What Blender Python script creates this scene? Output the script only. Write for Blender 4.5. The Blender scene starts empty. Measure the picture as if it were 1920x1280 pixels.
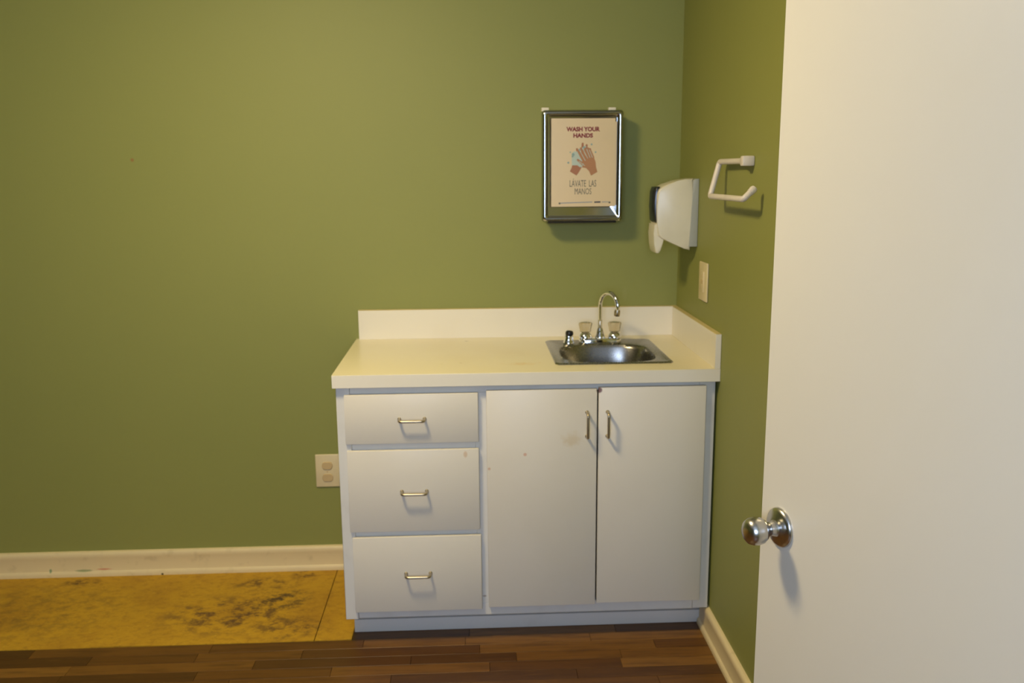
import bpy, bmesh, math, random
from mathutils import Vector, Matrix

random.seed(7)
scene = bpy.context.scene
COL = scene.collection
D2R = math.radians

# ------------------------------------------------------------------ camera
CAM = Vector((-0.7835, -3.3135, 1.5339))
YAW, PITCH, ROLL = 0.04612, 0.18724, -0.00744
fwd = Vector((math.sin(YAW)*math.cos(PITCH), math.cos(YAW)*math.cos(PITCH), -math.sin(PITCH)))
rgt = Vector((math.cos(YAW), -math.sin(YAW), 0)); up = rgt.cross(fwd)
cr, sr = math.cos(ROLL), math.sin(ROLL)
r2 = rgt*cr + up*sr; u2 = up*cr - rgt*sr
cd = bpy.data.cameras.new('camera'); cam = bpy.data.objects.new('camera', cd); COL.objects.link(cam)
m = Matrix((r2, u2, -fwd)).transposed().to_4x4(); m.translation = CAM
cam.matrix_world = m
cd.sensor_fit = 'HORIZONTAL'; cd.sensor_width = 36.0; cd.lens = 36.0*1655.2/1920.0
cd.clip_start = 0.02
cd.dof.use_dof = True; cd.dof.focus_distance = 1.75; cd.dof.aperture_fstop = 5.6
scene.camera = cam

# ------------------------------------------------------------------ world, view
W = bpy.data.worlds.new('world'); scene.world = W; W.use_nodes = True
bg = W.node_tree.nodes['Background']
bg.inputs[0].default_value = (0.62, 0.80, 1.0, 1); bg.inputs[1].default_value = 1.0
vs = scene.view_settings
vs.view_transform = 'Standard'; vs.look = 'None'; vs.gamma = 1.0; vs.use_curve_mapping = False
vs.exposure = 0.0

# room extents (metres): right wall x=0, back wall y=0, floor z=0
XL, YF, ZC = -5.2, -4.3, 2.50
# daylight from the window in the front wall, behind the camera
WX0, WX1, WZ0, WZ1 = -1.75, -0.45, 1.10, 2.20
DAY_W, LAMP_S = 60.0, 101.0
LAMP_X, LAMP_Y = -1.42, -1.50
LAMP_COL = (1.0, 0.80, 0.44)
ad = bpy.data.lights.new('window_daylight', 'AREA'); ad.shape = 'RECTANGLE'
ad.size = WX1-WX0; ad.size_y = WZ1-WZ0; ad.energy = DAY_W; ad.color = (0.55, 0.69, 1.0)
al = bpy.data.objects.new('window_daylight', ad); COL.objects.link(al)
al.location = ((WX0+WX1)/2, YF-0.10, (WZ0+WZ1)/2); al.rotation_euler = (D2R(90), 0, 0)

# ------------------------------------------------------------------ materials
def srgb(r, g, b):
    f = lambda c: (c/255/12.92) if c/255 <= 0.04045 else ((c/255+0.055)/1.055)**2.4
    return (f(r), f(g), f(b), 1.0)

class Mat:
    def __init__(self, name, col, rough=0.5, metal=0.0, spec=0.5):
        self.m = bpy.data.materials.new(name); self.m.use_nodes = True
        self.t = self.m.node_tree; self.b = self.t.nodes['Principled BSDF']
        self.b.inputs['Base Color'].default_value = col
        self.b.inputs['Roughness'].default_value = rough
        self.b.inputs['Metallic'].default_value = metal
        self.b.inputs['Specular IOR Level'].default_value = spec
        self.cur = None; self.col = col
    def n(self, typ, **kw):
        nd = self.t.nodes.new(typ)
        for k, v in kw.items(): setattr(nd, k, v)
        return nd
    def link(self, a, b): self.t.links.new(a, b)
    def coord(self, kind='Object', scale=(1, 1, 1)):
        tc = self.n('ShaderNodeTexCoord'); mp = self.n('ShaderNodeMapping')
        mp.inputs['Scale'].default_value = scale
        self.link(tc.outputs[kind], mp.inputs[0]); return mp.outputs[0]
    def pos(self, scale=(1, 1, 1), off=(0, 0, 0)):
        g = self.n('ShaderNodeNewGeometry'); mp = self.n('ShaderNodeMapping')
        mp.inputs['Scale'].default_value = scale; mp.inputs['Location'].default_value = off
        self.link(g.outputs['Position'], mp.inputs[0]); return mp.outputs[0]
    def noise(self, vec, scale, detail=3, rough=0.5):
        nz = self.n('ShaderNodeTexNoise'); nz.inputs['Scale'].default_value = scale
        nz.inputs['Detail'].default_value = detail; nz.inputs['Roughness'].default_value = rough
        self.link(vec, nz.inputs['Vector']); return nz.outputs['Fac']
    def ramp(self, fac, a, b, inv=False):
        mr = self.n('ShaderNodeMapRange'); mr.interpolation_type = 'SMOOTHSTEP'
        mr.inputs['From Min'].default_value = a; mr.inputs['From Max'].default_value = b
        if inv: mr.inputs['To Min'].default_value = 1; mr.inputs['To Max'].default_value = 0
        self.link(fac, mr.inputs['Value']); return mr.outputs[0]
    def mul(self, a, b):
        mm = self.n('ShaderNodeMath', operation='MULTIPLY')
        self.link(a, mm.inputs[0])
        if isinstance(b, (int, float)): mm.inputs[1].default_value = b
        else: self.link(b, mm.inputs[1])
        return mm.outputs[0]
    def mix(self, fac, col):
        mx = self.n('ShaderNodeMix', data_type='RGBA')
        if isinstance(fac, (int, float)): mx.inputs[0].default_value = fac
        else: self.link(fac, mx.inputs[0])
        if self.cur is None: mx.inputs[6].default_value = self.col
        else: self.link(self.cur, mx.inputs[6])
        if isinstance(col, tuple): mx.inputs[7].default_value = col
        else: self.link(col, mx.inputs[7])
        self.cur = mx.outputs[2]; self.link(self.cur, self.b.inputs['Base Color']); return self
    def spot(self, vec_scale, centre, radius, col, amount=1.0, wobble=0.0):
        """a small mark of its own shape at a fixed place on the thing"""
        g = self.n('ShaderNodeNewGeometry'); sb = self.n('ShaderNodeVectorMath', operation='SUBTRACT')
        sb.inputs[1].default_value = centre; self.link(g.outputs['Position'], sb.inputs[0])
        ml = self.n('ShaderNodeVectorMath', operation='MULTIPLY'); ml.inputs[1].default_value = vec_scale
        self.link(sb.outputs[0], ml.inputs[0])
        ln = self.n('ShaderNodeVectorMath', operation='LENGTH'); self.link(ml.outputs[0], ln.inputs[0])
        v = ln.outputs['Value']
        if wobble:
            nz = self.noise(g.outputs['Position'], 60, 3)
            ad_ = self.n('ShaderNodeMath', operation='MULTIPLY_ADD')
            self.link(nz, ad_.inputs[0]); ad_.inputs[1].default_value = wobble; self.link(v, ad_.inputs[2]); v = ad_.outputs[0]
        self.mix(self.mul(self.ramp(v, radius*0.5, radius, inv=True), amount), col); return self
    def bump(self, height, strength=0.2, dist=0.002):
        bp = self.n('ShaderNodeBump'); bp.inputs['Strength'].default_value = strength
        bp.inputs['Distance'].default_value = dist
        self.link(height, bp.inputs['Height']); self.link(bp.outputs[0], self.b.inputs['Normal']); return self

def plain(name, col, rough=0.5, metal=0.0, var=0.04, scale=14, spec=0.5):
    """a plain finish with a little real unevenness of tone"""
    k = Mat(name, col, rough, metal, spec)
    dark = tuple(c*(1-var*3) for c in col[:3])+(1,)
    k.mix(k.mul(k.ramp(k.noise(k.pos(), scale, 4), 0.35, 0.75), 0.5), dark)
    return k

MT = {}
k = Mat('green_wall_paint', srgb(144, 147, 79), 0.55, spec=0.35)
v = k.pos(); k.mix(k.mul(k.ramp(k.noise(v, 1.6, 3), 0.35, 0.7), 0.25), srgb(138, 143, 75))
k.spot((1, 1, 1), (-1.998, 0, 1.594), 0.008, srgb(150, 110, 60), 0.9)
k.spot((1, 1, 0.35), (-0.2, 0, 1.08), 0.012, srgb(170, 165, 110), 0.12)
k.bump(k.noise(v, 260, 2), 0.12, 0.001); MT['wall'] = k.m
k = plain('white_ceiling_paint', srgb(208, 206, 196), 0.8); MT['ceil'] = k.m
k = plain('cream_wall_paint', srgb(206, 204, 184), 0.7); MT['hall'] = k.m
k = Mat('white_laminate', srgb(226, 219, 203), 0.38, spec=0.4)
v = k.pos(); k.mix(k.mul(k.ramp(k.noise(v, 3, 4), 0.45, 0.75), 0.30), srgb(214, 206, 186))
k.spot((1, 1, 1.4), (-0.47, -0.618, 0.70), 0.075, srgb(206, 184, 140), 0.45, 0.06)
k.spot((1, 1, 1), (-0.384, -0.618, 0.862), 0.012, srgb(104, 62, 26), 1.0)
k.spot((1, 1, 1), (-0.62, -0.618, 0.655), 0.007, srgb(205, 150, 120), 0.7)
k.spot((1, 1, .6), (-0.81, -0.618, 0.66), 0.008, srgb(206, 170, 130), 0.6)
k.spot((1, 1, 1), (-0.735, -0.618, 0.61), 0.006, srgb(200, 150, 110), 0.6)
k.bump(k.noise(v, 120, 2), 0.05, 0.001); MT['lam'] = k.m
k = Mat('white_cabinet_paint', srgb(224, 221, 212), 0.42, spec=0.4)
v = k.pos(); k.mix(k.mul(k.ramp(k.noise(v, 9, 5), 0.5, 0.8), 0.4), srgb(200, 194, 180))
k.spot((1, 1, 2), (-0.755, -0.6, 0.165), 0.008, srgb(150, 130, 110), 0.7)
k.bump(k.noise(v, 90, 3), 0.10, 0.001); MT['paint'] = k.m
k = Mat('cream_countertop_laminate', srgb(236, 226, 192), 0.30, spec=0.45)
v = k.pos(); k.mix(k.mul(k.ramp(k.noise(v, 2.3, 4), 0.45, 0.75), 0.5), srgb(228, 212, 166))
k.spot((0.35, 1, 1), (-0.80, -0.085, 0.9255), 0.010, srgb(90, 80, 60), 0.9, 0.010)
k.spot((0.3, 1, 1), (-0.82, -0.47, 0.9255), 0.010, srgb(176, 150, 96), 0.8, 0.012)
k.spot((0.4, 1, 1), (-0.885, -0.478, 0.9255), 0.006, srgb(176, 150, 96), 0.8, 0.008)
k.spot((0.35, 1, 1), (-0.62, -0.50, 0.9255), 0.05, srgb(226, 196, 124), 0.55, 0.05)
k.spot((0.5, 1, 1), (-0.47, -0.555, 0.9255), 0.02, srgb(216, 186, 116), 0.6, 0.02); MT['top'] = k.m
k = Mat('cream_splash_laminate', srgb(236, 229, 210), 0.33, spec=0.45)
v = k.pos(); k.mix(k.mul(k.ramp(k.noise(v, 5, 3), 0.5, 0.8), 0.25), srgb(226, 216, 190)); MT['splash'] = k.m
k = plain('splash_cut_edge', srgb(216, 198, 140), 0.6); MT['edge'] = k.m
k = Mat('cream_trim_paint', srgb(230, 211, 162), 0.40, spec=0.4)
v = k.pos(); k.mix(k.mul(k.ramp(k.noise(v, 22, 5), 0.56, 0.75), 0.35), srgb(190, 170, 125))
k.spot((0.3, 0, 2.2), (-2.315, -0.02, 0.024), 0.016, srgb(70, 120, 60), 0.6, 0.006)
k.spot((0.3, 0, 2.6), (-2.235, -0.02, 0.028), 0.014, srgb(210, 80, 66), 0.6, 0.006)
k.spot((1, 0, .6), (-2.44, -0.02, 0.026), 0.006, srgb(60, 130, 90), 0.7)
k.spot((1, 0, 1), (-2.01, -0.02, 0.004), 0.006, srgb(40, 30, 20), 0.9); MT['trim'] = k.m
k = Mat('white_door_paint', srgb(224, 218, 202), 0.28, spec=0.5)
v = k.pos(); k.mix(k.mul(k.ramp(k.noise(v, 3, 4), 0.5, 0.8), 0.2), srgb(222, 212, 188))
k.bump(k.noise(v, 70, 2), 0.04, 0.001); MT['door'] = k.m

def metal(name, col, rough, var=0.1, scale=40):
    q = Mat(name, col, rough, 1.0)
    vv = q.pos(); mr = q.n('ShaderNodeMapRange'); mr.inputs['To Min'].default_value = max(0.02, rough*(1-var)); mr.inputs['To Max'].default_value = rough*(1+var*2)
    q.link(q.noise(vv, scale, 3), mr.inputs['Value']); q.link(mr.outputs[0], q.b.inputs['Roughness']); return q.m
MT['chrome'] = metal('chrome', (0.78, 0.79, 0.80, 1), 0.06)
MT['nickel'] = metal('satin_nickel', (0.56, 0.55, 0.53, 1), 0.23)
MT['brass'] = metal('aged_nickel_brass', (0.50, 0.43, 0.30, 1), 0.33)
MT['steel'] = metal('brushed_stainless_steel', (0.31, 0.30, 0.275, 1), 0.26, 0.08, 240)
MT['dispchrome'] = metal('polished_dispenser_steel', (0.50, 0.51, 0.50, 1), 0.13)
k = Mat('clear_acrylic', (0.84, 0.74, 0.52, 1), 0.16); k.b.inputs['Transmission Weight'].default_value = 0.85
k.b.inputs['IOR'].default_value = 1.47
k.mix(k.mul(k.ramp(k.noise(k.pos(), 90, 2), 0.4, 0.7), 0.3), (0.70, 0.56, 0.32, 1)); MT['acrylic'] = k.m
MT['black'] = plain('black_plastic', srgb(26, 24, 26), 0.35).m
MT['dark'] = plain('dark_slot', srgb(22, 20, 18), 0.8).m
MT['soapwhite'] = plain('offwhite_plastic', srgb(224, 217, 192), 0.30).m
MT['soapgrey'] = plain('grey_plastic', srgb(172, 174, 164), 0.45).m
k = plain('smoked_plastic_window', srgb(34, 34, 36), 0.22); MT['smoke'] = k.m
MT['ivory'] = plain('ivory_plastic', srgb(226, 209, 164), 0.38).m
MT['ivory2'] = plain('beige_receptacle_plastic', srgb(206, 180, 130), 0.42).m
MT['holder'] = plain('white_holder_plastic', srgb(226, 216, 204), 0.35).m
MT['tab'] = plain('white_tape_tab', srgb(232, 224, 200), 0.6).m
MT['paper'] = plain('laminated_paper', srgb(224, 202, 160), 0.32, var=0.02).m
MT['paper2'] = plain('backing_paper', srgb(222, 200, 160), 0.4, var=0.02).m
MT['red'] = plain('dark_red_print', srgb(132, 34, 30), 0.5).m
MT['ink'] = plain('grey_print', srgb(92, 88, 74), 0.5).m
MT['navy'] = plain('navy_print', srgb(36, 40, 66), 0.5).m
MT['blueink'] = plain('pale_blue_print', srgb(128, 140, 160), 0.5).m
MT['skin1'] = plain('brown_print', srgb(178, 126, 80), 0.5).m
MT['skin2'] = plain('reddish_brown_print', srgb(170, 114, 76), 0.5).m
MT['skinline'] = plain('dark_brown_print', srgb(128, 74, 44), 0.5).m
MT['foam'] = plain('soap_foam_print', srgb(186, 200, 186), 0.5).m
MT['teal'] = plain('teal_print', srgb(142, 168, 160), 0.5).m
# old painted plywood subfloor
k = Mat('yellow_stained_plywood', srgb(198, 154, 42), 0.7, spec=0.25)
v = k.pos(); vs_ = k.pos((1, 1.4, 1))
k.mix(k.mul(k.ramp(k.noise(v, 3.5, 4), 0.42, 0.70), 0.55), srgb(160, 116, 38))
k.mix(k.mul(k.ramp(k.noise(vs_, 26, 7, 0.75), 0.46, 0.66), 0.45), srgb(140, 100, 36))
k.mix(k.mul(k.ramp(k.noise(vs_, 60, 5, 0.75), 0.55, 0.70), 0.5), srgb(218, 178, 62))
fine = k.ramp(k.noise(k.pos((1, 1.3, 1), (3.1, 0, 0)), 16, 7, 0.75), 0.44, 0.62)
g = k.n('ShaderNodeNewGeometry')
def patch(cx_, cy_, rx, ry, amount, col):
    sb = k.n('ShaderNodeVectorMath', operation='SUBTRACT'); sb.inputs[1].default_value = (cx_, cy_, 0); k.link(g.outputs['Position'], sb.inputs[0])
    ml = k.n('ShaderNodeVectorMath', operation='MULTIPLY'); ml.inputs[1].default_value = (1/rx, 1/ry, 0); k.link(sb.outputs[0], ml.inputs[0])
    ln = k.n('ShaderNodeVectorMath', operation='LENGTH'); k.link(ml.outputs[0], ln.inputs[0])
    k.mix(k.mul(k.mul(k.ramp(ln.outputs['Value'], 0.25, 1.0, inv=True), fine), amount), col)
patch(-1.66, -0.36, 0.34, 0.20, 0.95, srgb(96, 70, 46))
patch(-1.50, -0.25, 0.16, 0.12, 0.95, srgb(80, 64, 42))
patch(-1.58, -0.12, 0.20, 0.08, 0.85, srgb(92, 66, 40))
patch(-1.45, -0.05, 0.07, 0.05, 1.0, srgb(90, 60, 34))
patch(-2.30, -0.07, 0.10, 0.05, 0.9, srgb(88, 62, 36))
patch(-1.42, -0.47, 0.18, 0.12, 0.8, srgb(100, 74, 44))
patch(-2.35, -0.30, 0.45, 0.30, 0.45, srgb(104, 86, 44))
k.bump(k.noise(vs_, 45, 6, 0.7), 0.6, 0.004); MT['ply'] = k.m
# wood strip floor
def wood(name, island):
    q = Mat(name, srgb(104, 66, 28), 0.36, spec=0.4)
    if island: rnd = q.n('ShaderNodeNewGeometry').outputs['Random Per Island']
    else: rnd = q.n('ShaderNodeObjectInfo').outputs['Random']
    cr_ = q.n('ShaderNodeValToRGB'); cr_.color_ramp.interpolation = 'LINEAR'
    el = cr_.color_ramp.elements
    el[0].position = 0; el[0].color = srgb(78, 49, 18); el[1].position = 1; el[1].color = srgb(134, 93, 38)
    for p_, c_ in ((0.3, srgb(92, 58, 20)), (0.55, srgb(106, 69, 25)), (0.8, srgb(120, 81, 31))):
        e = el.new(p_); e.color = c_
    q.link(rnd, cr_.inputs[0]); q.mix(1.0, cr_.outputs[0])
    g = q.n('ShaderNodeNewGeometry'); cmb = q.n('ShaderNodeCombineXYZ'); q.link(rnd, cmb.inputs[0])
    sc_ = q.n('ShaderNodeVectorMath', operation='SCALE'); sc_.inputs['Scale'].default_value = 37.0; q.link(cmb.outputs[0], sc_.inputs[0])
    ad_ = q.n('ShaderNodeVectorMath', operation='ADD'); q.link(g.outputs['Position'], ad_.inputs[0]); q.link(sc_.outputs[0], ad_.inputs[1])
    mp = q.n('ShaderNodeMapping'); mp.inputs['Scale'].default_value = (2.2, 26, 1); q.link(ad_.outputs[0], mp.inputs[0])
    q.mix(q.mul(q.ramp(q.noise(mp.outputs[0], 2.2, 5, 0.6), 0.42, 0.72), 0.6), srgb(64, 38, 14))
    q.mix(q.mul(q.ramp(q.noise(mp.outputs[0], 5.0, 3, 0.6), 0.55, 0.75), 0.35), srgb(126, 86, 38))
    return q.m
MT['wood'] = wood('brown_wood_strip', False); MT['woodrest'] = wood('brown_wood_strip_floor', True)
MT['base'] = plain('dark_underlay', srgb(40, 28, 18), 0.8).m
k = Mat('lamp_diffuser', (1, 0.95, 0.8, 1), 0.5); k.b.inputs['Emission Color'].default_value = LAMP_COL+(1,)
k.b.inputs['Emission Strength'].default_value = LAMP_S; MT['lamp'] = k.m
MT['lampmetal'] = plain('white_enamel', srgb(230, 230, 225), 0.4).m
k = Mat('window_glass', (0.95, 0.98, 1, 1), 0.02); k.b.inputs['Transmission Weight'].default_value = 1.0
k.b.inputs['IOR'].default_value = 1.05; MT['glass'] = k.m

# ------------------------------------------------------------------ mesh helpers (world coordinates)
def bm_box(bm, x0, x1, y0, y1, z0, z1, bev=0.0, seg=2):
    x0, x1 = min(x0, x1), max(x0, x1); y0, y1 = min(y0, y1), max(y0, y1); z0, z1 = min(z0, z1), max(z0, z1)
    vs = [bm.verts.new(c) for c in ((x0, y0, z0), (x1, y0, z0), (x1, y1, z0), (x0, y1, z0), (x0, y0, z1), (x1, y0, z1), (x1, y1, z1), (x0, y1, z1))]
    fs = [bm.faces.new([vs[i] for i in f]) for f in ((3, 2, 1, 0), (4, 5, 6, 7), (0, 1, 5, 4), (1, 2, 6, 5), (2, 3, 7, 6), (3, 0, 4, 7))]
    if bev > 0:
        es = list({e for f in fs for e in f.edges})
        bmesh.ops.bevel(bm, geom=es, offset=bev, segments=seg, profile=0.5, affect='EDGES')
    return bm
def box(*a, **k_): return bm_box(bmesh.new(), *a, **k_)
def tube(bm, pts, r, seg=12, cap=True, radii=None):
    pts = [Vector(p) for p in pts]; n = len(pts); rings = []
    t0 = (pts[1]-pts[0]).normalized(); ref = Vector((0, 0, 1)) if abs(t0.z) < 0.9 else Vector((1, 0, 0))
    nx = t0.cross(ref).normalized()
    for i in range(n):
        t = (pts[min(i+1, n-1)]-pts[max(i-1, 0)]).normalized()
        nx = (nx-t*nx.dot(t)).normalized(); ny = t.cross(nx)
        rr = radii[i] if radii else r
        rings.append([bm.verts.new(pts[i]+(nx*math.cos(2*math.pi*j/seg)+ny*math.sin(2*math.pi*j/seg))*rr) for j in range(seg)])
    for a, b in zip(rings, rings[1:]):
        for j in range(seg): bm.faces.new((a[j], a[(j+1) % seg], b[(j+1) % seg], b[j]))
    if cap: bm.faces.new(rings[0][::-1]); bm.faces.new(rings[-1])
    return bm
def rounded_path(pts, rad, n=5):
    pts = [Vector(p) for p in pts]; out = [pts[0]]
    for a, b, c in zip(pts, pts[1:], pts[2:]):
        d1 = (a-b).normalized(); d2 = (c-b).normalized()
        r_ = min(rad, (a-b).length*0.45, (c-b).length*0.45)
        p, q = b+d1*r_, b+d2*r_
        for i in range(n+1):
            t = i/n; out.append(p*(1-t)**2+b*2*t*(1-t)+q*t*t)
    out.append(pts[-1]); return out
def lathe(bm, prof, origin, axis, seg=32):
    """prof: list of (radius, distance along the axis)"""
    ax = Vector(axis).normalized(); ref = Vector((0, 0, 1)) if abs(ax.z) < 0.9 else Vector((1, 0, 0))
    a = ax.cross(ref).normalized(); b = ax.cross(a); o = Vector(origin); rings = []
    for r_, h in prof:
        if r_ < 1e-6: rings.append([bm.verts.new(o+ax*h)])
        else: rings.append([bm.verts.new(o+ax*h+(a*math.cos(2*math.pi*j/seg)+b*math.sin(2*math.pi*j/seg))*r_) for j in range(seg)])
    for p, q in zip(rings, rings[1:]):
        for j in range(seg):
            j2 = (j+1) % seg
            if len(p) == 1 and len(q) == 1: continue
            if len(p) == 1: bm.faces.new((p[0], q[j2], q[j]))
            elif len(q) == 1: bm.faces.new((p[j], p[j2], q[0]))
            else: bm.faces.new((p[j], p[j2], q[j2], q[j]))
    if len(rings[0]) > 1: bm.faces.new(rings[0])
    if len(rings[-1]) > 1: bm.faces.new(rings[-1][::-1])
    return bm
def extrude_poly(bm, pts, vec, bev=0.0, seg=2):
    """pts: closed loop of 3D points; vec: extrusion"""
    vec = Vector(vec)
    a = [bm.verts.new(p) for p in pts]; b = [bm.verts.new(Vector(p)+vec) for p in pts]
    n = len(pts); fs = [bm.faces.new(a), bm.faces.new(b[::-1])]
    ends = set(fs[0].edges) | set(fs[1].edges)
    for i in range(n): fs.append(bm.faces.new((a[i], b[i], b[(i+1) % n], a[(i+1) % n])))
    if bev: bmesh.ops.bevel(bm, geom=list(ends), offset=bev, segments=seg, profile=0.5, affect='EDGES')
    return bm

BASE = {}
def _finish(name, bm, mat, smooth):
    bmesh.ops.recalc_face_normals(bm, faces=bm.faces)
    me = bpy.data.meshes.new(name); bm.to_mesh(me); bm.free()
    if mat: me.materials.append(MT[mat])
    if smooth:
        for p_ in me.polygons: p_.use_smooth = True
        try: me.set_sharp_from_angle(angle=D2R(40))
        except Exception: pass
    return me
def ob(name, bm, mat, parent=None, base=None, smooth=True):
    """one mesh object; bm is in world coordinates (or in the parent thing's own frame if that is rotated)"""
    b = Vector(base) if base is not None else (BASE[parent] if parent else Vector((0, 0, 0)))
    bmesh.ops.translate(bm, verts=bm.verts, vec=-b)
    o = bpy.data.objects.new(name, _finish(name, bm, mat, smooth)); COL.objects.link(o)
    if parent: o.parent = parent
    else: o.location = b
    BASE[o] = b
    return o
def thing(name, label, cat, base, rotz=0.0, group=None):
    o = bpy.data.objects.new(name, None); COL.objects.link(o); o.empty_display_size = 0.05
    o.location = base; o.rotation_euler = (0, 0, rotz); BASE[o] = Vector((0, 0, 0)) if rotz else Vector(base)
    tag(o, label, cat, group); return o
def tag(o, label, cat, group=None):
    o['label'] = label; o['category'] = cat
    if group: o['group'] = group
    return o
def struct(o, label=None, cat=None):
    o['kind'] = 'structure'
    if label: o['label'] = label
    if cat: o['category'] = cat
    return o

# ------------------------------------------------------------------ door geometry (ajar door in the right wall)
DOOR_W, DOOR_A = 0.906, D2R(15.82)
HINGE = Vector((0.0, -2.643, 0.0))
OY0, OY1, OZ = HINGE.y-0.004, HINGE.y+DOOR_W+0.006, 2.045

# ------------------------------------------------------------------ room shell
T = 0.12
struct(ob('wall_back', box(XL-T, T, 0, T, -0.06, ZC+0.05), 'wall', smooth=False), 'olive green painted back wall behind the white cabinet', 'wall')
bm = box(0, T, OY1, 0, -0.06, ZC+0.05)
bm_box(bm, 0, T, YF, OY0, -0.06, ZC+0.05); bm_box(bm, 0, T, OY0, OY1, OZ, ZC+0.05)
struct(ob('wall_right', bm, 'wall', smooth=False), 'olive green painted side wall with soap dispenser and towel holder', 'wall')
struct(ob('wall_left', box(XL-T, XL, YF, 0, -0.06, ZC+0.05), 'wall', smooth=False), 'olive green side wall left of the picture', 'wall')
bm = box(XL-T, WX0, YF-T, YF, -0.06, ZC+0.05); bm_box(bm, WX1, T, YF-T, YF, -0.06, ZC+0.05)
bm_box(bm, WX0, WX1, YF-T, YF, -0.06, WZ0); bm_box(bm, WX0, WX1, YF-T, YF, WZ1, ZC+0.05)
struct(ob('wall_front', bm, 'wall', smooth=False), 'olive green wall with the window behind the viewer', 'wall')
struct(ob('ceiling', box(XL-T, T, YF-T, T, ZC, ZC+0.1), 'ceil', smooth=False), 'white painted ceiling of the room', 'ceiling')
# hallway on the other side of the ajar door
bm = box(1.2, 1.3, OY0-0.8, OY1+0.8, -0.06, 2.6); bm_box(bm, T, 1.3, OY0-0.9, OY0-0.8, -0.06, 2.6)
bm_box(bm, T, 1.3, OY1+0.8, OY1+0.9, -0.06, 2.6); bm_box(bm, T, 1.3, OY0-0.9, OY1+0.9, 2.5, 2.6); bm_box(bm, T, 1.3, OY0-0.9, OY1+0.9, -0.06, 0.0)
struct(ob('wall_hall', bm, 'hall', smooth=False), 'pale hallway shell beyond the ajar door', 'wall')

# window
win = bpy.data.objects.new('window_1', None); COL.objects.link(win); win.location = ((WX0+WX1)/2, YF, WZ0)
BASE[win] = Vector(win.location); struct(win, 'white framed window in the wall behind the viewer', 'window')
wm = (WX0+WX1)/2
for a in ((WX0, WX0+0.05, WZ0, WZ1), (WX1-0.05, WX1, WZ0, WZ1), (WX0+0.05, WX1-0.05, WZ0, WZ0+0.05), (WX0+0.05, WX1-0.05, WZ1-0.05, WZ1), (wm-0.02, wm+0.02, WZ0+0.05, WZ1-0.05)):
    ob('window_frame', box(a[0], a[1], YF-0.07, YF-0.02, a[2], a[3], bev=0.004), 'trim', win)

# door: local X runs from the hinge to the free edge, local Y is the face we see
dr = bpy.data.objects.new('door_1', None); COL.objects.link(dr); dr.location = HINGE; dr.rotation_euler = (0, 0, math.pi/2+DOOR_A)
BASE[dr] = Vector((0, 0, 0)); struct(dr, 'white flush door standing ajar with a satin metal knob', 'door')
ob('door_leaf', box(0.004, DOOR_W, -0.040, 0.0, 0.012, 2.03, bev=0.0015, seg=1), 'door', dr)
KX, KZ = DOOR_W-0.060, 0.902
for s, y0 in ((1, 0.0), (-1, -0.040)):
    rose = ob('knob_rose', lathe(bmesh.new(), [(0.0365, 0.0), (0.0365, 0.002), (0.0350, 0.0055), (0.030, 0.0085), (0.020, 0.0115), (0.0155, 0.013), (0.0, 0.013)], (KX, y0, KZ), (0, s, 0), 40), 'nickel', dr)
    kn = ob('door_knob', lathe(bmesh.new(), [(0.0165, 0.011), (0.0140, 0.016), (0.0125, 0.022), (0.0128, 0.027), (0.0148, 0.031), (0.0200, 0.036), (0.0244, 0.043), (0.0255, 0.051), (0.0246, 0.060), (0.0215, 0.067), (0.0160, 0.0715), (0.008, 0.073), (0.0, 0.0732)], (KX, y0, KZ), (0, s, 0), 40), 'nickel', dr)
ob('latch_plate', box(DOOR_W-0.0005, DOOR_W+0.0015, -0.032, -0.008, KZ-0.028, KZ+0.028, bev=0.0005, seg=1), 'nickel', dr)
for z in (0.25, 1.05, 1.8):
    ob('hinge', tube(bmesh.new(), [(0.0, 0.006, z-0.045), (0.0, 0.006, z+0.045)], 0.006, 10), 'nickel', dr)
# casing round the doorway (hidden behind the ajar door)
for i, a in enumerate(((OY1, OY1+0.06, 0.0, OZ+0.06), (OY0-0.06, OY0, 0.0, OZ+0.06), (OY0, OY1, OZ, OZ+0.06))):
    struct(ob('trim_%d' % (i+1), box(-0.014, 0.0, a[0], a[1], a[2], a[3], bev=0.003), 'trim'),
           ('cream casing strip on the latch side of the doorway', 'cream casing strip on the hinge side of the doorway', 'cream casing strip across the top of the doorway')[i], 'trim')

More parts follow.
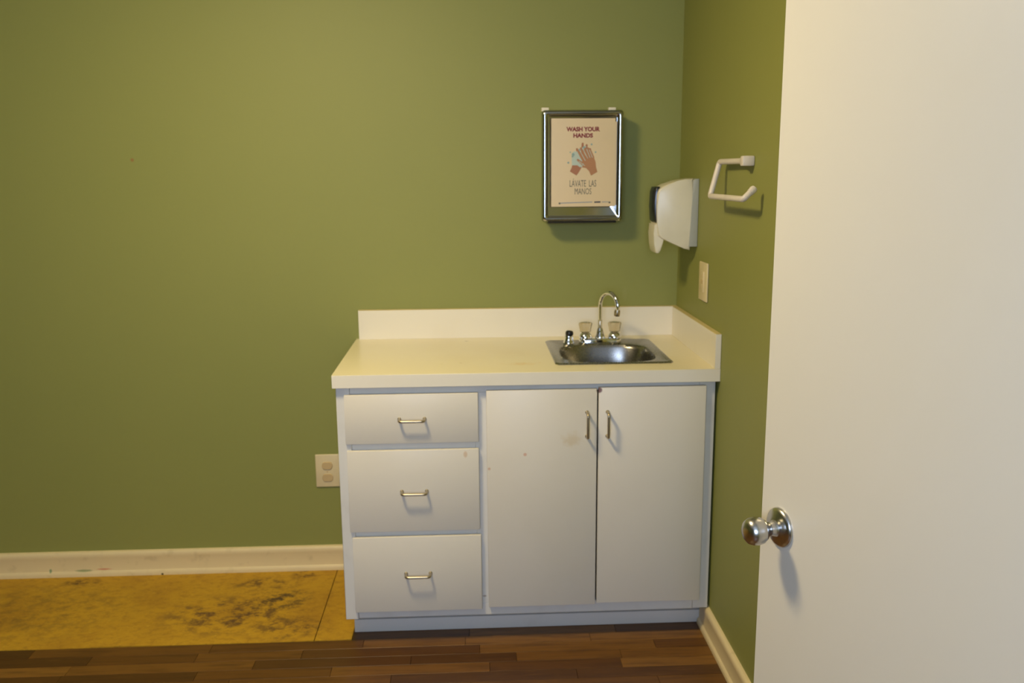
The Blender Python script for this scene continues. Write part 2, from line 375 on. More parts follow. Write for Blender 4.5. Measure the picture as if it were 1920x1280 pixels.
# floor: underlay, wood strips, two old plywood panels
FL = struct(ob('floor', box(XL-T, T, YF-T, T, -0.06, -0.012), 'base', smooth=False), 'brown wood strip floor with an exposed yellow plywood patch', 'floor')
RW = 0.0545; PY = -0.562           # row width, front edge of the plywood patch
unit = bmesh.new(); bm_box(unit, 0, 1, -RW+0.0006, -0.0006, -0.0115, 0.0, bev=0.0007, seg=1)
unit_me = _finish('floor_strip', unit, 'wood', False)
rest = bmesh.new(); row = 0; cnt = 0
y = 0.0
first = PY+0.545                   # rows start so that one row edge falls on the plywood's front edge
yy = PY+RW*10
while yy > YF:
    if yy > -0.006: yy -= RW; continue
    x_end = -0.016
    x0lim = XL
    if yy > PY+0.001: x0lim = -1.203      # beside the plywood: only under the cabinet
    x = x_end+random.uniform(0, 0.0)
    first_len = random.uniform(0.12, 0.5); k_ = 0
    while x > x0lim+0.005:
        L = first_len if k_ == 0 else random.choice((0.34, 0.42, 0.50, 0.58)); k_ += 1
        xs = max(x-L, x0lim)
        if -1.05 < yy and yy-RW < -0.45 and xs < 0 and x > -2.75:
            o = bpy.data.objects.new('floor_strip', unit_me); COL.objects.link(o); o.parent = FL
            o.location = (xs+0.0005, yy, 0); o.scale = (x-xs-0.001, 1, 1); cnt += 1
        else:
            bm_box(rest, xs+0.0005, x-0.0005, yy-RW+0.0006, yy-0.0006, -0.0115, 0.0)
        x = xs
    yy -= RW
o = ob('floor_strip_field', rest, 'woodrest', FL, base=(0, 0, 0), smooth=False); o['kind'] = 'stuff'
for x0, x1 in ((XL, -1.3305), (-1.3275, -1.204)):
    b_ = bmesh.new(); n = 30
    ft = []
    for i in range(n+1):                     # a slightly ragged front edge
        x = x0+(x1-x0)*i/n; ft.append((x, PY+0.0012+0.0035*(0.5+0.5*math.sin(x*9.0))+0.002*math.sin(x*31), 0))
    loop = [(x0, -0.004, -0.011)]+[(x1, -0.004, -0.011)]+[(p[0], p[1], -0.011) for p in ft[::-1]]
    extrude_poly(b_, loop, (0, 0, 0.0115)); ob('plywood_panel', b_, 'ply', FL, base=(0, 0, 0), smooth=False)

# baseboards: moulded profile with a rounded top and a shoe strip at the foot
BB = [(0.0, 0.0), (0.020, 0.0), (0.0205, 0.010), (0.018, 0.018), (0.0135, 0.022), (0.0125, 0.030), (0.0125, 0.066), (0.0142, 0.074), (0.0152, 0.082), (0.0148, 0.090), (0.012, 0.096), (0.007, 0.0995), (0.0, 0.100)]
bm = bmesh.new(); extrude_poly(bm, [(XL, -d, z) for d, z in BB], (-1.211-XL, 0, 0))
struct(ob('baseboard_back', bm, 'trim'), 'cream moulded baseboard along the back wall', 'baseboard')
bm = bmesh.new(); extrude_poly(bm, [(-d, -0.5175, z*0.985) for d, z in BB], (0, OY1+0.06+0.5175, 0))
struct(ob('baseboard_right', bm, 'trim'), 'cream moulded baseboard along the side wall by the door', 'baseboard')

# ceiling lamp (above the frame; the room's own light)
cl = thing('ceiling_light', 'round dome ceiling light above the room', 'light', (LAMP_X, LAMP_Y, ZC))
ob('lamp_base', lathe(bmesh.new(), [(0.205, 0.0), (0.205, 0.018), (0.198, 0.022), (0.0, 0.022)], (LAMP_X, LAMP_Y, ZC), (0, 0, -1), 48), 'lampmetal', cl)
ob('diffuser', lathe(bmesh.new(), [(0.190, 0.0225), (0.188, 0.035), (0.170, 0.055), (0.130, 0.072), (0.075, 0.082), (0.0, 0.085)], (LAMP_X, LAMP_Y, ZC), (0, 0, -1), 48), 'lamp', cl)

# ------------------------------------------------------------------ base cabinet
H, TT, CW, CD = 0.9255, 0.0400, 1.220, 0.6246
CT = H-TT                                     # underside of the worktop
XA, XB, YFACE, ZB = -1.212, -0.0080, -0.600, 0.102
cab = thing('base_cabinet', 'white base cabinet with three drawers and two doors in the corner', 'cabinet', (-0.61, -0.30, 0.0))
# carcass panels
ob('side_panel', box(XA, XA+0.018, -0.585, -0.022, ZB, CT-0.001), 'paint', cab)
ob('side_panel', box(XB-0.018, XB, -0.585, -0.022, ZB, CT-0.001), 'paint', cab)
ob('bottom_panel', box(XA+0.018, XB-0.018, -0.582, -0.022, ZB, ZB+0.016), 'paint', cab)
ob('back_panel', box(XA+0.018, XB-0.018, -0.028, -0.022, ZB+0.016, CT-0.001), 'paint', cab)
ob('divider_panel', box(-0.764, -0.746, -0.582, -0.028, ZB+0.016, CT-0.002), 'paint', cab)
# face frame
st = lambda x0, x1, z0, z1, dy=0.0: box(x0, x1, YFACE-dy, -0.5825, z0, z1, bev=0.0015, seg=1)
ob('stile', st(XA, -1.170, ZB-0.004, CT-0.001, 0.006), 'paint', cab)
ob('stile', st(-0.777, -0.733, 0.140, 0.858), 'paint', cab)
ob('stile', st(-0.060, XB, ZB-0.002, CT-0.001), 'paint', cab)
ob('rail', st(-1.170, -0.060, 0.858, CT-0.001), 'paint', cab)
ob('rail', st(-1.170, -0.060, ZB-0.004, 0.140), 'paint', cab)
ob('rail', st(-1.170, -0.777, 0.672, 0.706), 'paint', cab)
ob('rail', st(-1.170, -0.777, 0.378, 0.412), 'paint', cab)
# toe kick: recessed board with a flat strip along its foot
ob('toe_kick', box(-1.196, XB, -0.500, -0.486, 0.0005, ZB-0.0045, bev=0.001, seg=1), 'paint', cab)
ob('toe_strip', box(-1.199, XB, -0.512, -0.5005, 0.0005, 0.046, bev=0.002, seg=2), 'paint', cab)
ob('toe_strip', box(-1.199, XB, -0.512, -0.5005, 0.0505, ZB-0.0075, bev=0.002, seg=2), 'paint', cab)
ob('toe_return', box(-1.196, -1.180, -0.486, -0.03, 0.0005, ZB-0.001), 'paint', cab)

def wire_pull(parent, c, horiz, name='pull_handle'):
    hw, out = 0.0395, 0.030
    x, y, z = c
    if horiz: pts = [(x-hw, y+0.002, z), (x-hw, y-out, z-0.001), (x+hw, y-out, z-0.001), (x+hw, y+0.002, z)]
    else: pts = [(x, y+0.002, z+hw), (x, y-out, z+hw), (x, y-out, z-hw), (x, y+0.002, z-hw)]
    b_ = tube(bmesh.new(), rounded_path(pts, 0.011, 6), 0.0043, 12)
    for p in (pts[0], pts[-1]): lathe(b_, [(0.0062, -0.0015), (0.0062, 0.002), (0.0045, 0.004)], (p[0], y, p[2]), (0, -1, 0), 14)
    return ob(name, b_, 'brass', parent)
YD = -0.618
def slab(name, x0, x1, z0, z1, tilt=0.0):
    b_ = box(x0, x1, YD, YFACE-0.0012, z0, z1, bev=0.0016, seg=2)
    if tilt: bmesh.ops.rotate(b_, verts=b_.verts, cent=((x0+x1)/2, YD, (z0+z1)/2), matrix=Matrix.Rotation(tilt, 3, 'Y'))
    return ob(name, b_, 'lam', cab)
for (x0, x1, z0, z1), (hx, hz), lab in (((-1.186, -0.768, 0.700, 0.8595), (-0.976, 0.780), 'white top drawer front, the shallowest'),
                             ((-1.184, -0.7675, 0.4055, 0.677), (-0.975, 0.541), 'white middle drawer front'),
                             ((-1.178, -0.764, 0.1275, 0.386), (-0.970, 0.260), 'white bottom drawer front')):
    d = slab('drawer', x0, x1, z0, z1); d['label'] = lab
    wire_pull(d, (hx, YD, hz), True)['label'] = 'thin aged metal wire pull'
for (x0, x1, z0, z1), (hx, hz), lab in (((-0.7415, -0.3905, 0.133, 0.866), (-0.4225, 0.751), 'white door nearer the drawers'),
                             ((-0.3855, -0.0415, 0.137, 0.870), (-0.3570, 0.751), 'white door nearer the side wall')):
    d = slab('cabinet_door', x0, x1, z0, z1); d['label'] = lab
    wire_pull(d, (hx, YD, hz), False)['label'] = 'thin aged metal wire pull'

# ------------------------------------------------------------------ worktop with splashes
SX0, SX1, SY0, SY1 = -0.514, -0.126, -0.530, -0.112      # sink rim
wt = thing('countertop', 'cream laminate countertop with raised splashes around the sink', 'countertop', (-0.61, -0.31, CT))
hx = [-CW, SX0+0.02, SX1-0.02, -0.001]; hy = [-CD, SY0+0.02, SY1-0.02, -0.001]
b_ = bmesh.new(); g0 = [[b_.verts.new((x, y_, CT)) for x in hx] for y_ in hy]; g1 = [[b_.verts.new((x, y_, H)) for x in hx] for y_ in hy]
for j in range(3):
    for i in range(3):
        if i == 1 and j == 1: continue
        b_.faces.new((g1[j][i], g1[j][i+1], g1[j+1][i+1], g1[j+1][i])); b_.faces.new((g0[j][i], g0[j+1][i], g0[j+1][i+1], g0[j][i+1]))
for i in range(3):
    for j in (0, 3): b_.faces.new((g0[j][i], g0[j][i+1], g1[j][i+1], g1[j][i]))
    for j in (0, 3): b_.faces.new((g0[i][j], g0[i+1][j], g1[i+1][j], g1[i][j]))
for a, b2 in (((1, 1), (1, 2)), ((1, 2), (2, 2)), ((2, 2), (2, 1)), ((2, 1), (1, 1))):
    b_.faces.new((g0[a[0]][a[1]], g0[b2[0]][b2[1]], g1[b2[0]][b2[1]], g1[a[0]][a[1]]))
ob('slab', b_, 'top', wt, smooth=False)
ob('edge_band', box(-CW, -0.001, -CD-0.0012, -CD, CT-0.001, H-0.0012, bev=0.0004, seg=1), 'splash', wt)
SH, ST = 0.1115, 0.019
ob('backsplash', box(-CW+0.012, -0.001, -ST, -0.001, H, H+SH-0.0015, bev=0.0006, seg=1), 'splash', wt)
ob('backsplash_cap', box(-CW+0.012, -ST, -ST-0.0003, -0.001, H+SH-0.0015, H+SH, bev=0.0004, seg=1), 'edge', wt)
ob('side_splash', box(-ST, -0.001, -CD, -ST, H, H+SH-0.0015, bev=0.0006, seg=1), 'splash', wt)
ob('side_splash_cap', box(-ST-0.0003, -0.001, -CD, -0.001, H+SH-0.0015, H+SH, bev=0.0004, seg=1), 'edge', wt)

# ------------------------------------------------------------------ sink
sk = thing('sink', 'small stainless steel drop-in sink set in the countertop', 'sink', ((SX0+SX1)/2, (SY0+SY1)/2, H))
BX, BY, BW, BD = -0.321, -0.355, 0.160, 0.152            # bowl centre and half sizes
def rr_loop(bm, cx, cy, hw, hd, rad, z, n=96):
    out = []
    for i in range(n):
        t = 2*math.pi*i/n; c, s = math.cos(t), math.sin(t)
        e = 2.0/rad
        out.append(bm.verts.new((cx+hw*math.copysign(abs(c)**e, c), cy+hd*math.copysign(abs(s)**e, s), z)))
    return out
def rect_loop(bm, cx, cy, hw, hd, z, corner, ref, n=96):
    out = []
    for i in range(n):
        t = 2*math.pi*i/n; c, s = math.cos(t), math.sin(t)
        kx = (hw/abs(c)) if abs(c) > 1e-9 else 1e9; ky = (hd/abs(s)) if abs(s) > 1e-9 else 1e9
        k2 = min(kx, ky); x, y_ = k2*c, k2*s
        # round the corner
        qx, qy = hw-corner, hd-corner
        if abs(x) > qx and abs(y_) > qy:
            v2 = Vector((abs(x)-qx, abs(y_)-qy)); v2 = v2.normalized()*min(corner, v2.length); x = math.copysign(qx+v2.x, x); y_ = math.copysign(qy+v2.y, y_)
        out.append(bm.verts.new((cx+x, cy+y_, z)))
    return out
b_ = bmesh.new(); RCX, RCY, RHW, RHD = (SX0+SX1)/2, (SY0+SY1)/2, (SX1-SX0)/2, (SY1-SY0)/2
L = [rect_loop(b_, RCX, RCY, RHW, RHD, H+0.0003, 0.008, None), rect_loop(b_, RCX, RCY, RHW-0.002, RHD-0.002, H+0.0035, 0.008, None),
     rect_loop(b_, RCX, RCY, RHW-0.008, RHD-0.008, H+0.0048, 0.008, None), rect_loop(b_, RCX, RCY, RHW-0.014, RHD-0.014, H+0.0030, 0.008, None)]
L += [rr_loop(b_, BX, BY, BW+0.006, BD+0.006, 3.2, H+0.0028), rr_loop(b_, BX, BY, BW, BD, 3.2, H+0.0005), rr_loop(b_, BX, BY, BW-0.005, BD-0.005, 3.1, H-0.010),
      rr_loop(b_, BX, BY, BW-0.010, BD-0.010, 3.0, H-0.07), rr_loop(b_, BX, BY, BW-0.018, BD-0.018, 2.8, H-0.115), rr_loop(b_, BX, BY, BW-0.034, BD-0.034, 2.6, H-0.135),
      rr_loop(b_, BX, BY, BW-0.065, BD-0.060, 2.4, H-0.142), rr_loop(b_, BX, BY, 0.045, 0.045, 2.0, H-0.145), rr_loop(b_, BX, BY, 0.036, 0.036, 2.0, H-0.150)]
for p, q in zip(L, L[1:]):
    for j in range(96): b_.faces.new((p[j], p[(j+1) % 96], q[(j+1) % 96], q[j]))
b_.faces.new(L[-1]); ob('basin', b_, 'steel', sk)
ob('drain_strainer', lathe(bmesh.new(), [(0.034, 0), (0.034, 0.003), (0.028, 0.004), (0.024, 0.001), (0.008, 0.001), (0.006, 0.006), (0, 0.007)], (BX, BY, H-0.1498), (0, 0, 1), 28), 'chrome', sk)

# faucet
ZS = H+0.0032; FX, FY = -0.315, -0.150
fc = thing('faucet', 'chrome gooseneck faucet with two clear knobs at the sink', 'faucet', (FX, FY, ZS))
b_ = bmesh.new(); n = 40; base_l = []
for hw, hd, z in ((0.0775, 0.026, 0), (0.0775, 0.026, 0.008), (0.075, 0.0235, 0.0125), (0.070, 0.018, 0.0145)):
    lp = []
    for i in range(n):
        t = 2*math.pi*i/n; c, s = math.cos(t), math.sin(t)
        lp.append(b_.verts.new((FX+math.copysign(hw-hd, c)+hd*c if abs(c) > 1e-9 else FX, FY+hd*s, ZS+z)))
    base_l.append(lp)
for p, q in zip(base_l, base_l[1:]):
    for j in range(n): b_.faces.new((p[j], p[(j+1) % n], q[(j+1) % n], q[j]))
b_.faces.new(base_l[0][::-1]); b_.faces.new(base_l[-1]); ob('base_plate', b_, 'chrome', fc)
for s in (-1, 1):
    hx_ = FX+s*0.0535
    ob('valve_bell', lathe(bmesh.new(), [(0.0245, 0.013), (0.0245, 0.018), (0.0225, 0.026), (0.017, 0.033), (0.0125, 0.036), (0.010, 0.040), (0, 0.040)], (hx_, FY, ZS), (0, 0, 1), 28), 'chrome', fc)
    b_ = bmesh.new(); rings = []
    for rr_, z, fl in ((0.0150, 0.036, 0.0), (0.0185, 0.038, 0.06), (0.0200, 0.050, 0.09), (0.0228, 0.064, 0.09), (0.0235, 0.068, 0.07), (0.0215, 0.0715, 0.04), (0.012, 0.073, 0.0)):
        rings.append([b_.verts.new((hx_+rr_*(1+fl*math.cos(6*2*math.pi*j/48))*math.cos(2*math.pi*j/48), FY+rr_*(1+fl*math.cos(6*2*math.pi*j/48))*math.sin(2*math.pi*j/48), ZS+z)) for j in range(48)])
    for p, q in zip(rings, rings[1:]):
        for j in range(48): b_.faces.new((p[j], p[(j+1) % 48], q[(j+1) % 48], q[j]))
    b_.faces.new(rings[0][::-1]); b_.faces.new(rings[-1])
    kb = ob('clear_knob', b_, 'acrylic', fc); kb['label'] = 'clear fluted acrylic knob'
    ob('knob_cap', lathe(bmesh.new(), [(0.009, 0.0730), (0.009, 0.0738), (0.006, 0.0745), (0, 0.0746)], (hx_, FY, ZS), (0, 0, 1), 20), 'chrome', kb)
ob('spout_collar', lathe(bmesh.new(), [(0.0185, 0.0135), (0.0185, 0.019), (0.016, 0.024), (0.0135, 0.034), (0.0115, 0.044), (0.0085, 0.052), (0, 0.052)], (FX, FY, ZS), (0, 0, 1), 28), 'chrome', fc)
R_ = 0.047; ang = D2R(-57); dx, dy = math.cos(ang), math.sin(ang); ztop = 1.066
pts = [(FX, FY, ZS+0.045), (FX, FY, ZS+0.09), (FX, FY, ztop)]
for i in range(1, 19):
    t = math.pi*1.08*i/18; pts.append((FX+dx*R_*(1-math.cos(t)), FY+dy*R_*(1-math.cos(t)), ztop+R_*math.sin(t)))
e0, e1 = Vector(pts[-2]), Vector(pts[-1]); dd = (e1-e0).normalized()
sp = ob('spout', tube(bmesh.new(), pts, 0.0078, 18), 'chrome', fc)
ob('aerator', tube(bmesh.new(), [e1-dd*0.003, e1+dd*0.004, e1+dd*0.017, e1+dd*0.020], 0.01, 20, radii=[0.0085, 0.0108, 0.0108, 0.0095]), 'brass', sp)
# side sprayer standing on the sink ledge
spx, spy = -0.432, -0.172
sr_ = thing('sink_sprayer', 'short chrome sprayer stub with a black top on the sink ledge', 'sprayer', (spx, spy, ZS))
ob('collar', lathe(bmesh.new(), [(0.0205, 0.0), (0.0205, 0.004), (0.0185, 0.008), (0.0160, 0.016), (0.0165, 0.024), (0.0150, 0.030), (0, 0.030)], (spx, spy, ZS), (0, 0, 1), 28), 'chrome', sr_)
ob('nozzle', lathe(bmesh.new(), [(0.0125, 0.029), (0.0145, 0.034), (0.0145, 0.040), (0.0120, 0.045), (0.0085, 0.046), (0.0075, 0.0435), (0, 0.0435)], (spx, spy, ZS), Vector((0.05, -0.12, 1)), 24), 'black', sr_)

# ------------------------------------------------------------------ paper towel dispenser with poster
PX0, PX1, PZ0, PZ1, PD = -0.523, -0.230, 1.362, 1.757, 0.100
td = thing('paper_towel_dispenser', 'polished steel paper towel dispenser on the green back wall', 'dispenser', ((PX0+PX1)/2, 0.0, PZ0))
ob('housing', box(PX0+0.006, PX1-0.006, -PD+0.026, -0.0005, PZ0+0.008, PZ1-0.003, bev=0.008, seg=3), 'dispchrome', td)
# front door: a pan with a rolled rim and a sunken flat centre
b_ = bmesh.new(); cx, cz = (PX0+PX1)/2, (PZ0+PZ1)/2; hw, hh = (PX1-PX0)/2, (PZ1-PZ0)/2
def rl(inset, y_, corner, n=80):
    a_, c_ = hw-inset, hh-inset; out = []
    cc = max(corner, 0.001); m_ = n//4
    for q, (sx, sz) in enumerate(((1, 1), (-1, 1), (-1, -1), (1, -1))):
        for i in range(m_):
            t = math.pi/2*(q+i/(m_-1)); out.append(b_.verts.new((cx+sx*(a_-cc)+cc*math.cos(t), y_, cz+sz*(c_-cc)+cc*math.sin(t))))
    return out
LL = [rl(0.0, -PD+0.030, 0.012), rl(0.0, -PD+0.012, 0.012), rl(0.002, -PD+0.006, 0.012), rl(0.006, -PD+0.0015, 0.011), rl(0.011, -PD, 0.010), rl(0.016, -PD+0.0015, 0.009), rl(0.020, -PD+0.006, 0.008), rl(0.0225, -PD+0.0075, 0.007)]
for p, q in zip(LL, LL[1:]):
    for j in range(80): b_.faces.new((p[j], p[(j+1) % 80], q[(j+1) % 80], q[j]))
b_.faces.new(LL[-1]); b_.faces.new(LL[0][::-1]); ob('front_door', b_, 'dispchrome', td)
ob('towel_slot', box(PX0+0.03, PX1-0.03, -PD+0.034, -0.022, PZ0+0.0025, PZ0+0.009), 'dark', td)
ob('slot_shade_strip', box(PX0+0.022, PX1-0.022, -PD+0.004, -PD+0.030, PZ0-0.0045, PZ0+0.002, bev=0.002), 'dark', td)  # solid dark strip; its colour stands for the shade in the towel opening
for x in (-0.510, -0.270):
    ob('tape_tab', box(x-0.013, x+0.013, -0.086, -0.060, PZ1-0.004, PZ1+0.0085, bev=0.0015), 'tab', td)
# poster
UX0, UX1, UZ0, UZ1 = -0.4900, -0.2610, 1.4170, 1.7270
YP = -PD-0.0022
po = thing('hand_washing_poster', 'cream hand washing sign taped to the steel dispenser front', 'sign', ((UX0+UX1)/2, -PD, UZ0))
ob('backing_sheet', box(UX0+0.008, UX1+0.006, YP+0.0012, YP+0.0019, UZ0+0.004, UZ1-0.012), 'paper2', po)
ob('sheet', box(UX0, UX1, YP, YP+0.0008, UZ0, UZ1), 'paper', po)
def uv(X, Y, layer):   # sheet fractions -> world
    return Vector((UX0+(UX1-UX0)*X, YP-0.0003*layer, UZ0+(UZ1-UZ0)*Y))
def zp(px, py, layer): return uv((px-90)/860, (1215-py)/1170, layer)
def flat_poly(bm, pts, layer):
    bm.faces.new([bm.verts.new(zp(x, y_, layer)) for x, y_ in pts]); return bm
def capsule(bm, a, b, ra, rb, layer, n=10):
    a, b = Vector(a), Vector(b); d = (b-a).normalized(); nn = Vector((-d.y, d.x)); pts = []
    for i in range(n+1):
        t = math.pi*i/n; pts.append(b+(nn*math.cos(t)+d*math.sin(t))*rb)
    for i in range(n+1):
        t = math.pi*i/n; pts.append(a+(-nn*math.cos(t)-d*math.sin(t))*ra)
    return flat_poly(bm, [(p.x, p.y) for p in pts], layer)
def blob(bm, c, r, layer, n=14): return flat_poly(bm, [(c[0]+r*math.cos(2*math.pi*i/n), c[1]+r*math.sin(2*math.pi*i/n)) for i in range(n)], layer)
# far hand and its fingers, then foam, then the near hand
b_ = bmesh.new(); flat_poly(b_, [(342, 745), (432, 798), (470, 745), (500, 690), (470, 640), (378, 640), (366, 690)], 1)
for a, c in (((470, 560), (436, 450)), ((510, 500), (512, 378)), ((550, 480), (566, 398)), ((600, 520), (612, 450))): capsule(b_, a, c, 20, 14, 1.2)
ob('printed_far_hand', b_, 'skin2', po, smooth=False)
b_ = bmesh.new(); flat_poly(b_, [(368, 662), (364, 560), (370, 500), (400, 478), (440, 486), (480, 540), (520, 600), (520, 660), (480, 690), (440, 662)], 2)
capsule(b_, (455, 480), (490, 440), 22, 12, 2.1); capsule(b_, (520, 440), (545, 420), 16, 14, 2.2)
ob('printed_foam', b_, 'foam', po, smooth=False)
b_ = bmesh.new(); flat_poly(b_, [(628, 802), (714, 752), (696, 690), (688, 620), (660, 545), (590, 515), (520, 560), (500, 640), (500, 690), (560, 700), (600, 740)], 3)
for a, c, ra, rb in (((520, 590), (446, 462), 19, 15), ((548, 565), (488, 440), 18, 14), ((585, 550), (536, 430), 18, 14), ((622, 545), (585, 440), 18, 14), ((655, 560), (615, 462), 16, 12), ((520, 650), (448, 592), 20, 14)):
    capsule(b_, a, c, ra, rb, 3+0.1*random.random())
ob('printed_near_hand', b_, 'skin1', po, smooth=False)
b_ = bmesh.new()
for a, c in (((548, 600), (478, 478)), ((580, 570), (520, 455)), ((612, 560), (566, 450)), ((645, 560), (603, 460)), ((540, 668), (462, 610)), ((500, 690), (520, 640))): capsule(b_, a, c, 4, 4, 4, 6)
ob('printed_finger_lines', b_, 'foam', po, smooth=False)
for c, r in (((632, 388), 12), ((686, 490), 11), ((345, 490), 9), ((320, 628), 13), ((384, 520), 20), ((375, 545), 12), ((468, 460), 12), ((530, 425), 15)): ob('printed_bubble', blob(bmesh.new(), c, r, 4.5), 'teal', po, smooth=False)
def text(body, cx_, cy_, width, height, mat, bold, name):
    cu = bpy.data.curves.new(name, 'FONT'); cu.body = body; cu.align_x = 'CENTER'; cu.offset = bold; cu.resolution_u = 3
    to = bpy.data.objects.new(name, cu); COL.objects.link(to)
    bpy.context.view_layer.update()
    me = bpy.data.meshes.new_from_object(to.evaluated_get(bpy.context.evaluated_depsgraph_get()))
    bpy.data.objects.remove(to); bpy.data.curves.remove(cu)
    xs = [v_.co.x for v_ in me.vertices]; ys = [v_.co.y for v_ in me.vertices]
    x0, x1, y0, y1 = min(xs), max(xs), min(ys), max(ys)
    c = zp(cx_, cy_, 1); w_ = (UX1-UX0)*width/860; h_ = (UZ1-UZ0)*height/1170
    for v_ in me.vertices:
        v_.co = Vector((c.x+((v_.co.x-x0)/(x1-x0)-0.5)*w_, c.y, c.z+((v_.co.y-y0)/(y1-y0)-0.5)*h_))-BASE[po]
    me.materials.append(MT[mat]); me.name = name
    o_ = bpy.data.objects.new(name, me); COL.objects.link(o_); o_.parent = po; BASE[o_] = BASE[po]; return o_
text('WASH YOUR', 518, 187, 452, 62, 'red', 0.05, 'printed_heading')
text('HANDS', 518, 270, 264, 60, 'red', 0.05, 'printed_heading')
text('L\u00c1VATE  LAS', 520, 893, 360, 112, 'ink', 0.0, 'printed_lettering')
text('MANOS', 522, 1010, 226, 82, 'ink', 0.0, 'printed_lettering')
b_ = bmesh.new(); flat_poly(b_, [(215, 1172), (650, 1160), (650, 1150), (215, 1162)], 1); flat_poly(b_, [(780, 1160), (870, 1158), (870, 1150), (780, 1152)], 1)
ob('printed_footer_line', b_, 'blueink', po, smooth=False)
b_ = bmesh.new(); flat_poly(b_, [(676, 1166), (762, 1164), (762, 1146), (676, 1148)], 1)
ob('printed_footer_logo', b_, 'navy', po, smooth=False)
for c in ((203, 1170), (884, 1162)): ob('printed_footer_dot', blob(bmesh.new(), c, 13, 1), 'ink', po, smooth=False)

# ------------------------------------------------------------------ soap dispenser on the side wall
SY_N, SY_F = -0.285, -0.170           # near and far side of the dispenser
sd = thing('soap_dispenser', 'off-white soap dispenser with a smoked window on the side wall', 'dispenser', (0.0, -0.228, 1.262))
b_ = bmesh.new(); extrude_poly(b_, [(-0.0005, SY_N-0.004, 1.283), (-0.030, SY_N-0.004, 1.283), (-0.026, SY_N-0.004, 1.36), (-0.022, SY_N-0.004, 1.44), (-0.022, SY_N-0.004, 1.508), (-0.014, SY_N-0.004, 1.514), (-0.0005, SY_N-0.004, 1.514)], (0, SY_F-SY_N+0.008, 0), bev=0.003)
ob('back_plate', b_, 'soapgrey', sd)
prof = [(-0.0245, 1.270), (-0.045, 1.2765), (-0.070, 1.288), (-0.095, 1.299), (-0.124, 1.3115), (-0.1370, 1.322), (-0.1410, 1.365), (-0.1435, 1.42), (-0.1425, 1.462), (-0.136, 1.480), (-0.110, 1.4955), (-0.075, 1.507), (-0.045, 1.5125), (-0.020, 1.5155), (-0.019, 1.44), (-0.0205, 1.38), (-0.0235, 1.32)]
b_ = bmesh.new(); extrude_poly(b_, [(x, SY_N, z) for x, z in prof], (0, SY_F-SY_N, 0), bev=0.007, seg=4); ob('cover', b_, 'soapwhite', sd)
wp = [(-0.139, 1.362), (-0.1475, 1.372), (-0.1505, 1.42), (-0.1490, 1.470), (-0.143, 1.487), (-0.132, 1.4885), (-0.130, 1.44), (-0.130, 1.38)]
b_ = bmesh.new(); extrude_poly(b_, [(x, SY_N+0.012, z) for x, z in wp], (0, SY_F-SY_N-0.024, 0), bev=0.004, seg=3); ob('smoked_window', b_, 'smoke', sd)
lp = [(-0.1485, 1.3605), (-0.1505, 1.330), (-0.1475, 1.290), (-0.1435, 1.268), (-0.1385, 1.2605), (-0.1305, 1.2605), (-0.1260, 1.270), (-0.1180, 1.297), (-0.110, 1.318), (-0.110, 1.3605)]
b_ = bmesh.new(); extrude_poly(b_, [(x, SY_N+0.010, z) for x, z in lp], (0, SY_F-SY_N-0.020, 0), bev=0.004, seg=3); ob('push_lever', b_, 'soapwhite', sd)

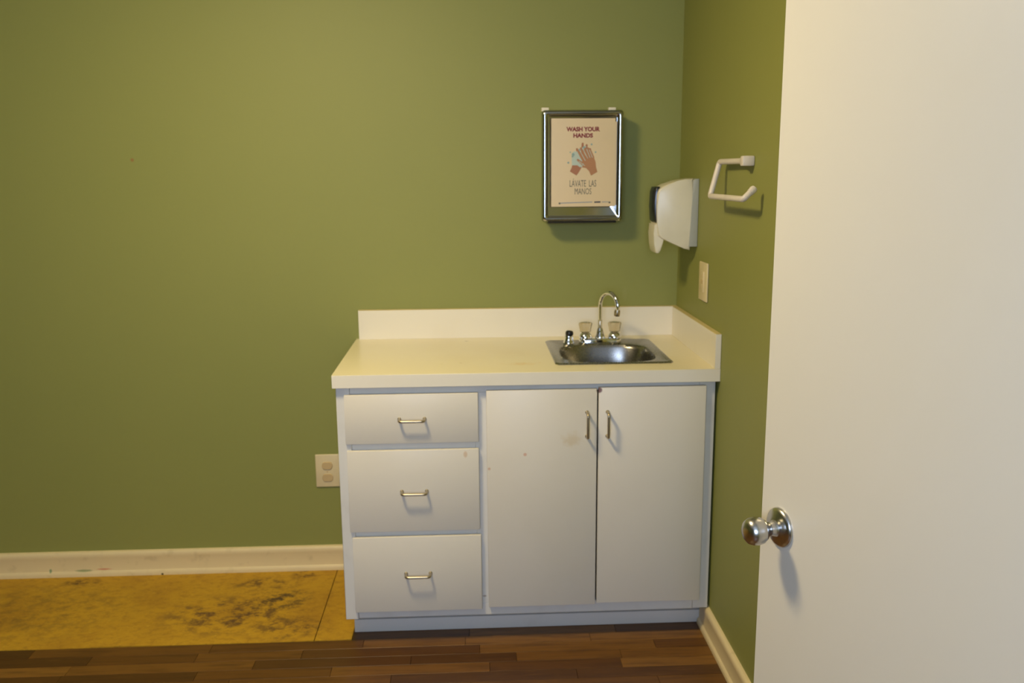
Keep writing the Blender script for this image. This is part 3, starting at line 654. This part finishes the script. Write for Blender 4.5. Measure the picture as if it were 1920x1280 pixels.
# ------------------------------------------------------------------ towel holder on the side wall
th = thing('towel_holder', 'white plastic bent-rod towel holder on the side wall', 'holder', (0.0, -0.86, 1.565))
Tp, A_, B_, C_, S_ = (-0.020, -0.862, 1.565), (-0.026, -0.622, 1.566), (-0.057, -0.640, 1.464), (-0.057, -0.972, 1.464), (-0.030, -0.965, 1.489)
ob('rod', tube(bmesh.new(), rounded_path([Tp, A_, B_, C_, S_], 0.012, 5), 0.0085, 14), 'holder', th)
ob('end_tip', tube(bmesh.new(), [Vector(S_)+(Vector(C_)-Vector(S_))*0.35, S_, Vector(S_)+(Vector(S_)-Vector(C_)).normalized()*0.006], 0.0105, 14, radii=[0.0095, 0.0108, 0.0085]), 'holder', th)
b_ = bmesh.new(); tube(b_, [(-0.021, -0.815, 1.565), (-0.020, -0.845, 1.565), (-0.020, -0.872, 1.565)], 0.01, 16, radii=[0.0086, 0.0130, 0.0130])
bm_box(b_, -0.034, -0.0005, -0.878, -0.850, 1.551, 1.579, bev=0.004); ob('wall_mount', b_, 'holder', th)

# ------------------------------------------------------------------ outlets
ou = thing('wall_outlet', 'cream duplex outlet plate low on the back wall beside the cabinet', 'outlet', (-1.352, 0.0, 0.4075))
ob('cover_plate', box(-1.398, -1.306, -0.007, -0.0003, 0.3415, 0.4735, bev=0.0035, seg=3), 'ivory', ou)
for z in (0.4285, 0.3800):
    b_ = bmesh.new(); loops = []
    for sc_, y_ in ((1.0, -0.0065), (1.0, -0.0098), (0.92, -0.0112)):
        loops.append([b_.verts.new((-1.352+0.0205*sc_*math.cos(2*math.pi*i/32), y_, z+max(-0.0150, min(0.0150, 0.0195*math.sin(2*math.pi*i/32)))*sc_)) for i in range(32)])
    for p, q in zip(loops, loops[1:]):
        for j in range(32): b_.faces.new((p[j], p[(j+1) % 32], q[(j+1) % 32], q[j]))
    b_.faces.new(loops[-1]); rc = ob('receptacle', b_, 'ivory2', ou)
ob('screw', lathe(bmesh.new(), [(0.0032, 0), (0.0032, 0.0012), (0.002, 0.0018), (0, 0.0018)], (-1.352, -0.0068, 0.4043), (0, -1, 0), 14), 'ivory2', ou)
gf = thing('wall_outlet', 'ivory outlet plate on the side wall above the countertop', 'outlet', (0.0, -0.398, 1.175))
ob('cover_plate', box(-0.007, -0.0003, -0.449, -0.347, 1.110, 1.240, bev=0.0035, seg=3), 'ivory', gf)
rc = ob('receptacle', box(-0.0098, -0.0065, -0.417, -0.379, 1.140, 1.210, bev=0.0012), 'ivory', gf)
for z in (1.158, 1.192):
    for dy_ in (-0.007, 0.007): ob('slot', box(-0.0102, -0.0095, -0.398+dy_-0.0012, -0.398+dy_+0.0012, z-0.005, z+0.005), 'ivory2', rc)
for z in (1.171, 1.179): ob('button', box(-0.0112, -0.0096, -0.407, -0.389, z-0.003, z+0.003, bev=0.0006, seg=1), 'ivory2', rc)

bpy.context.view_layer.update()
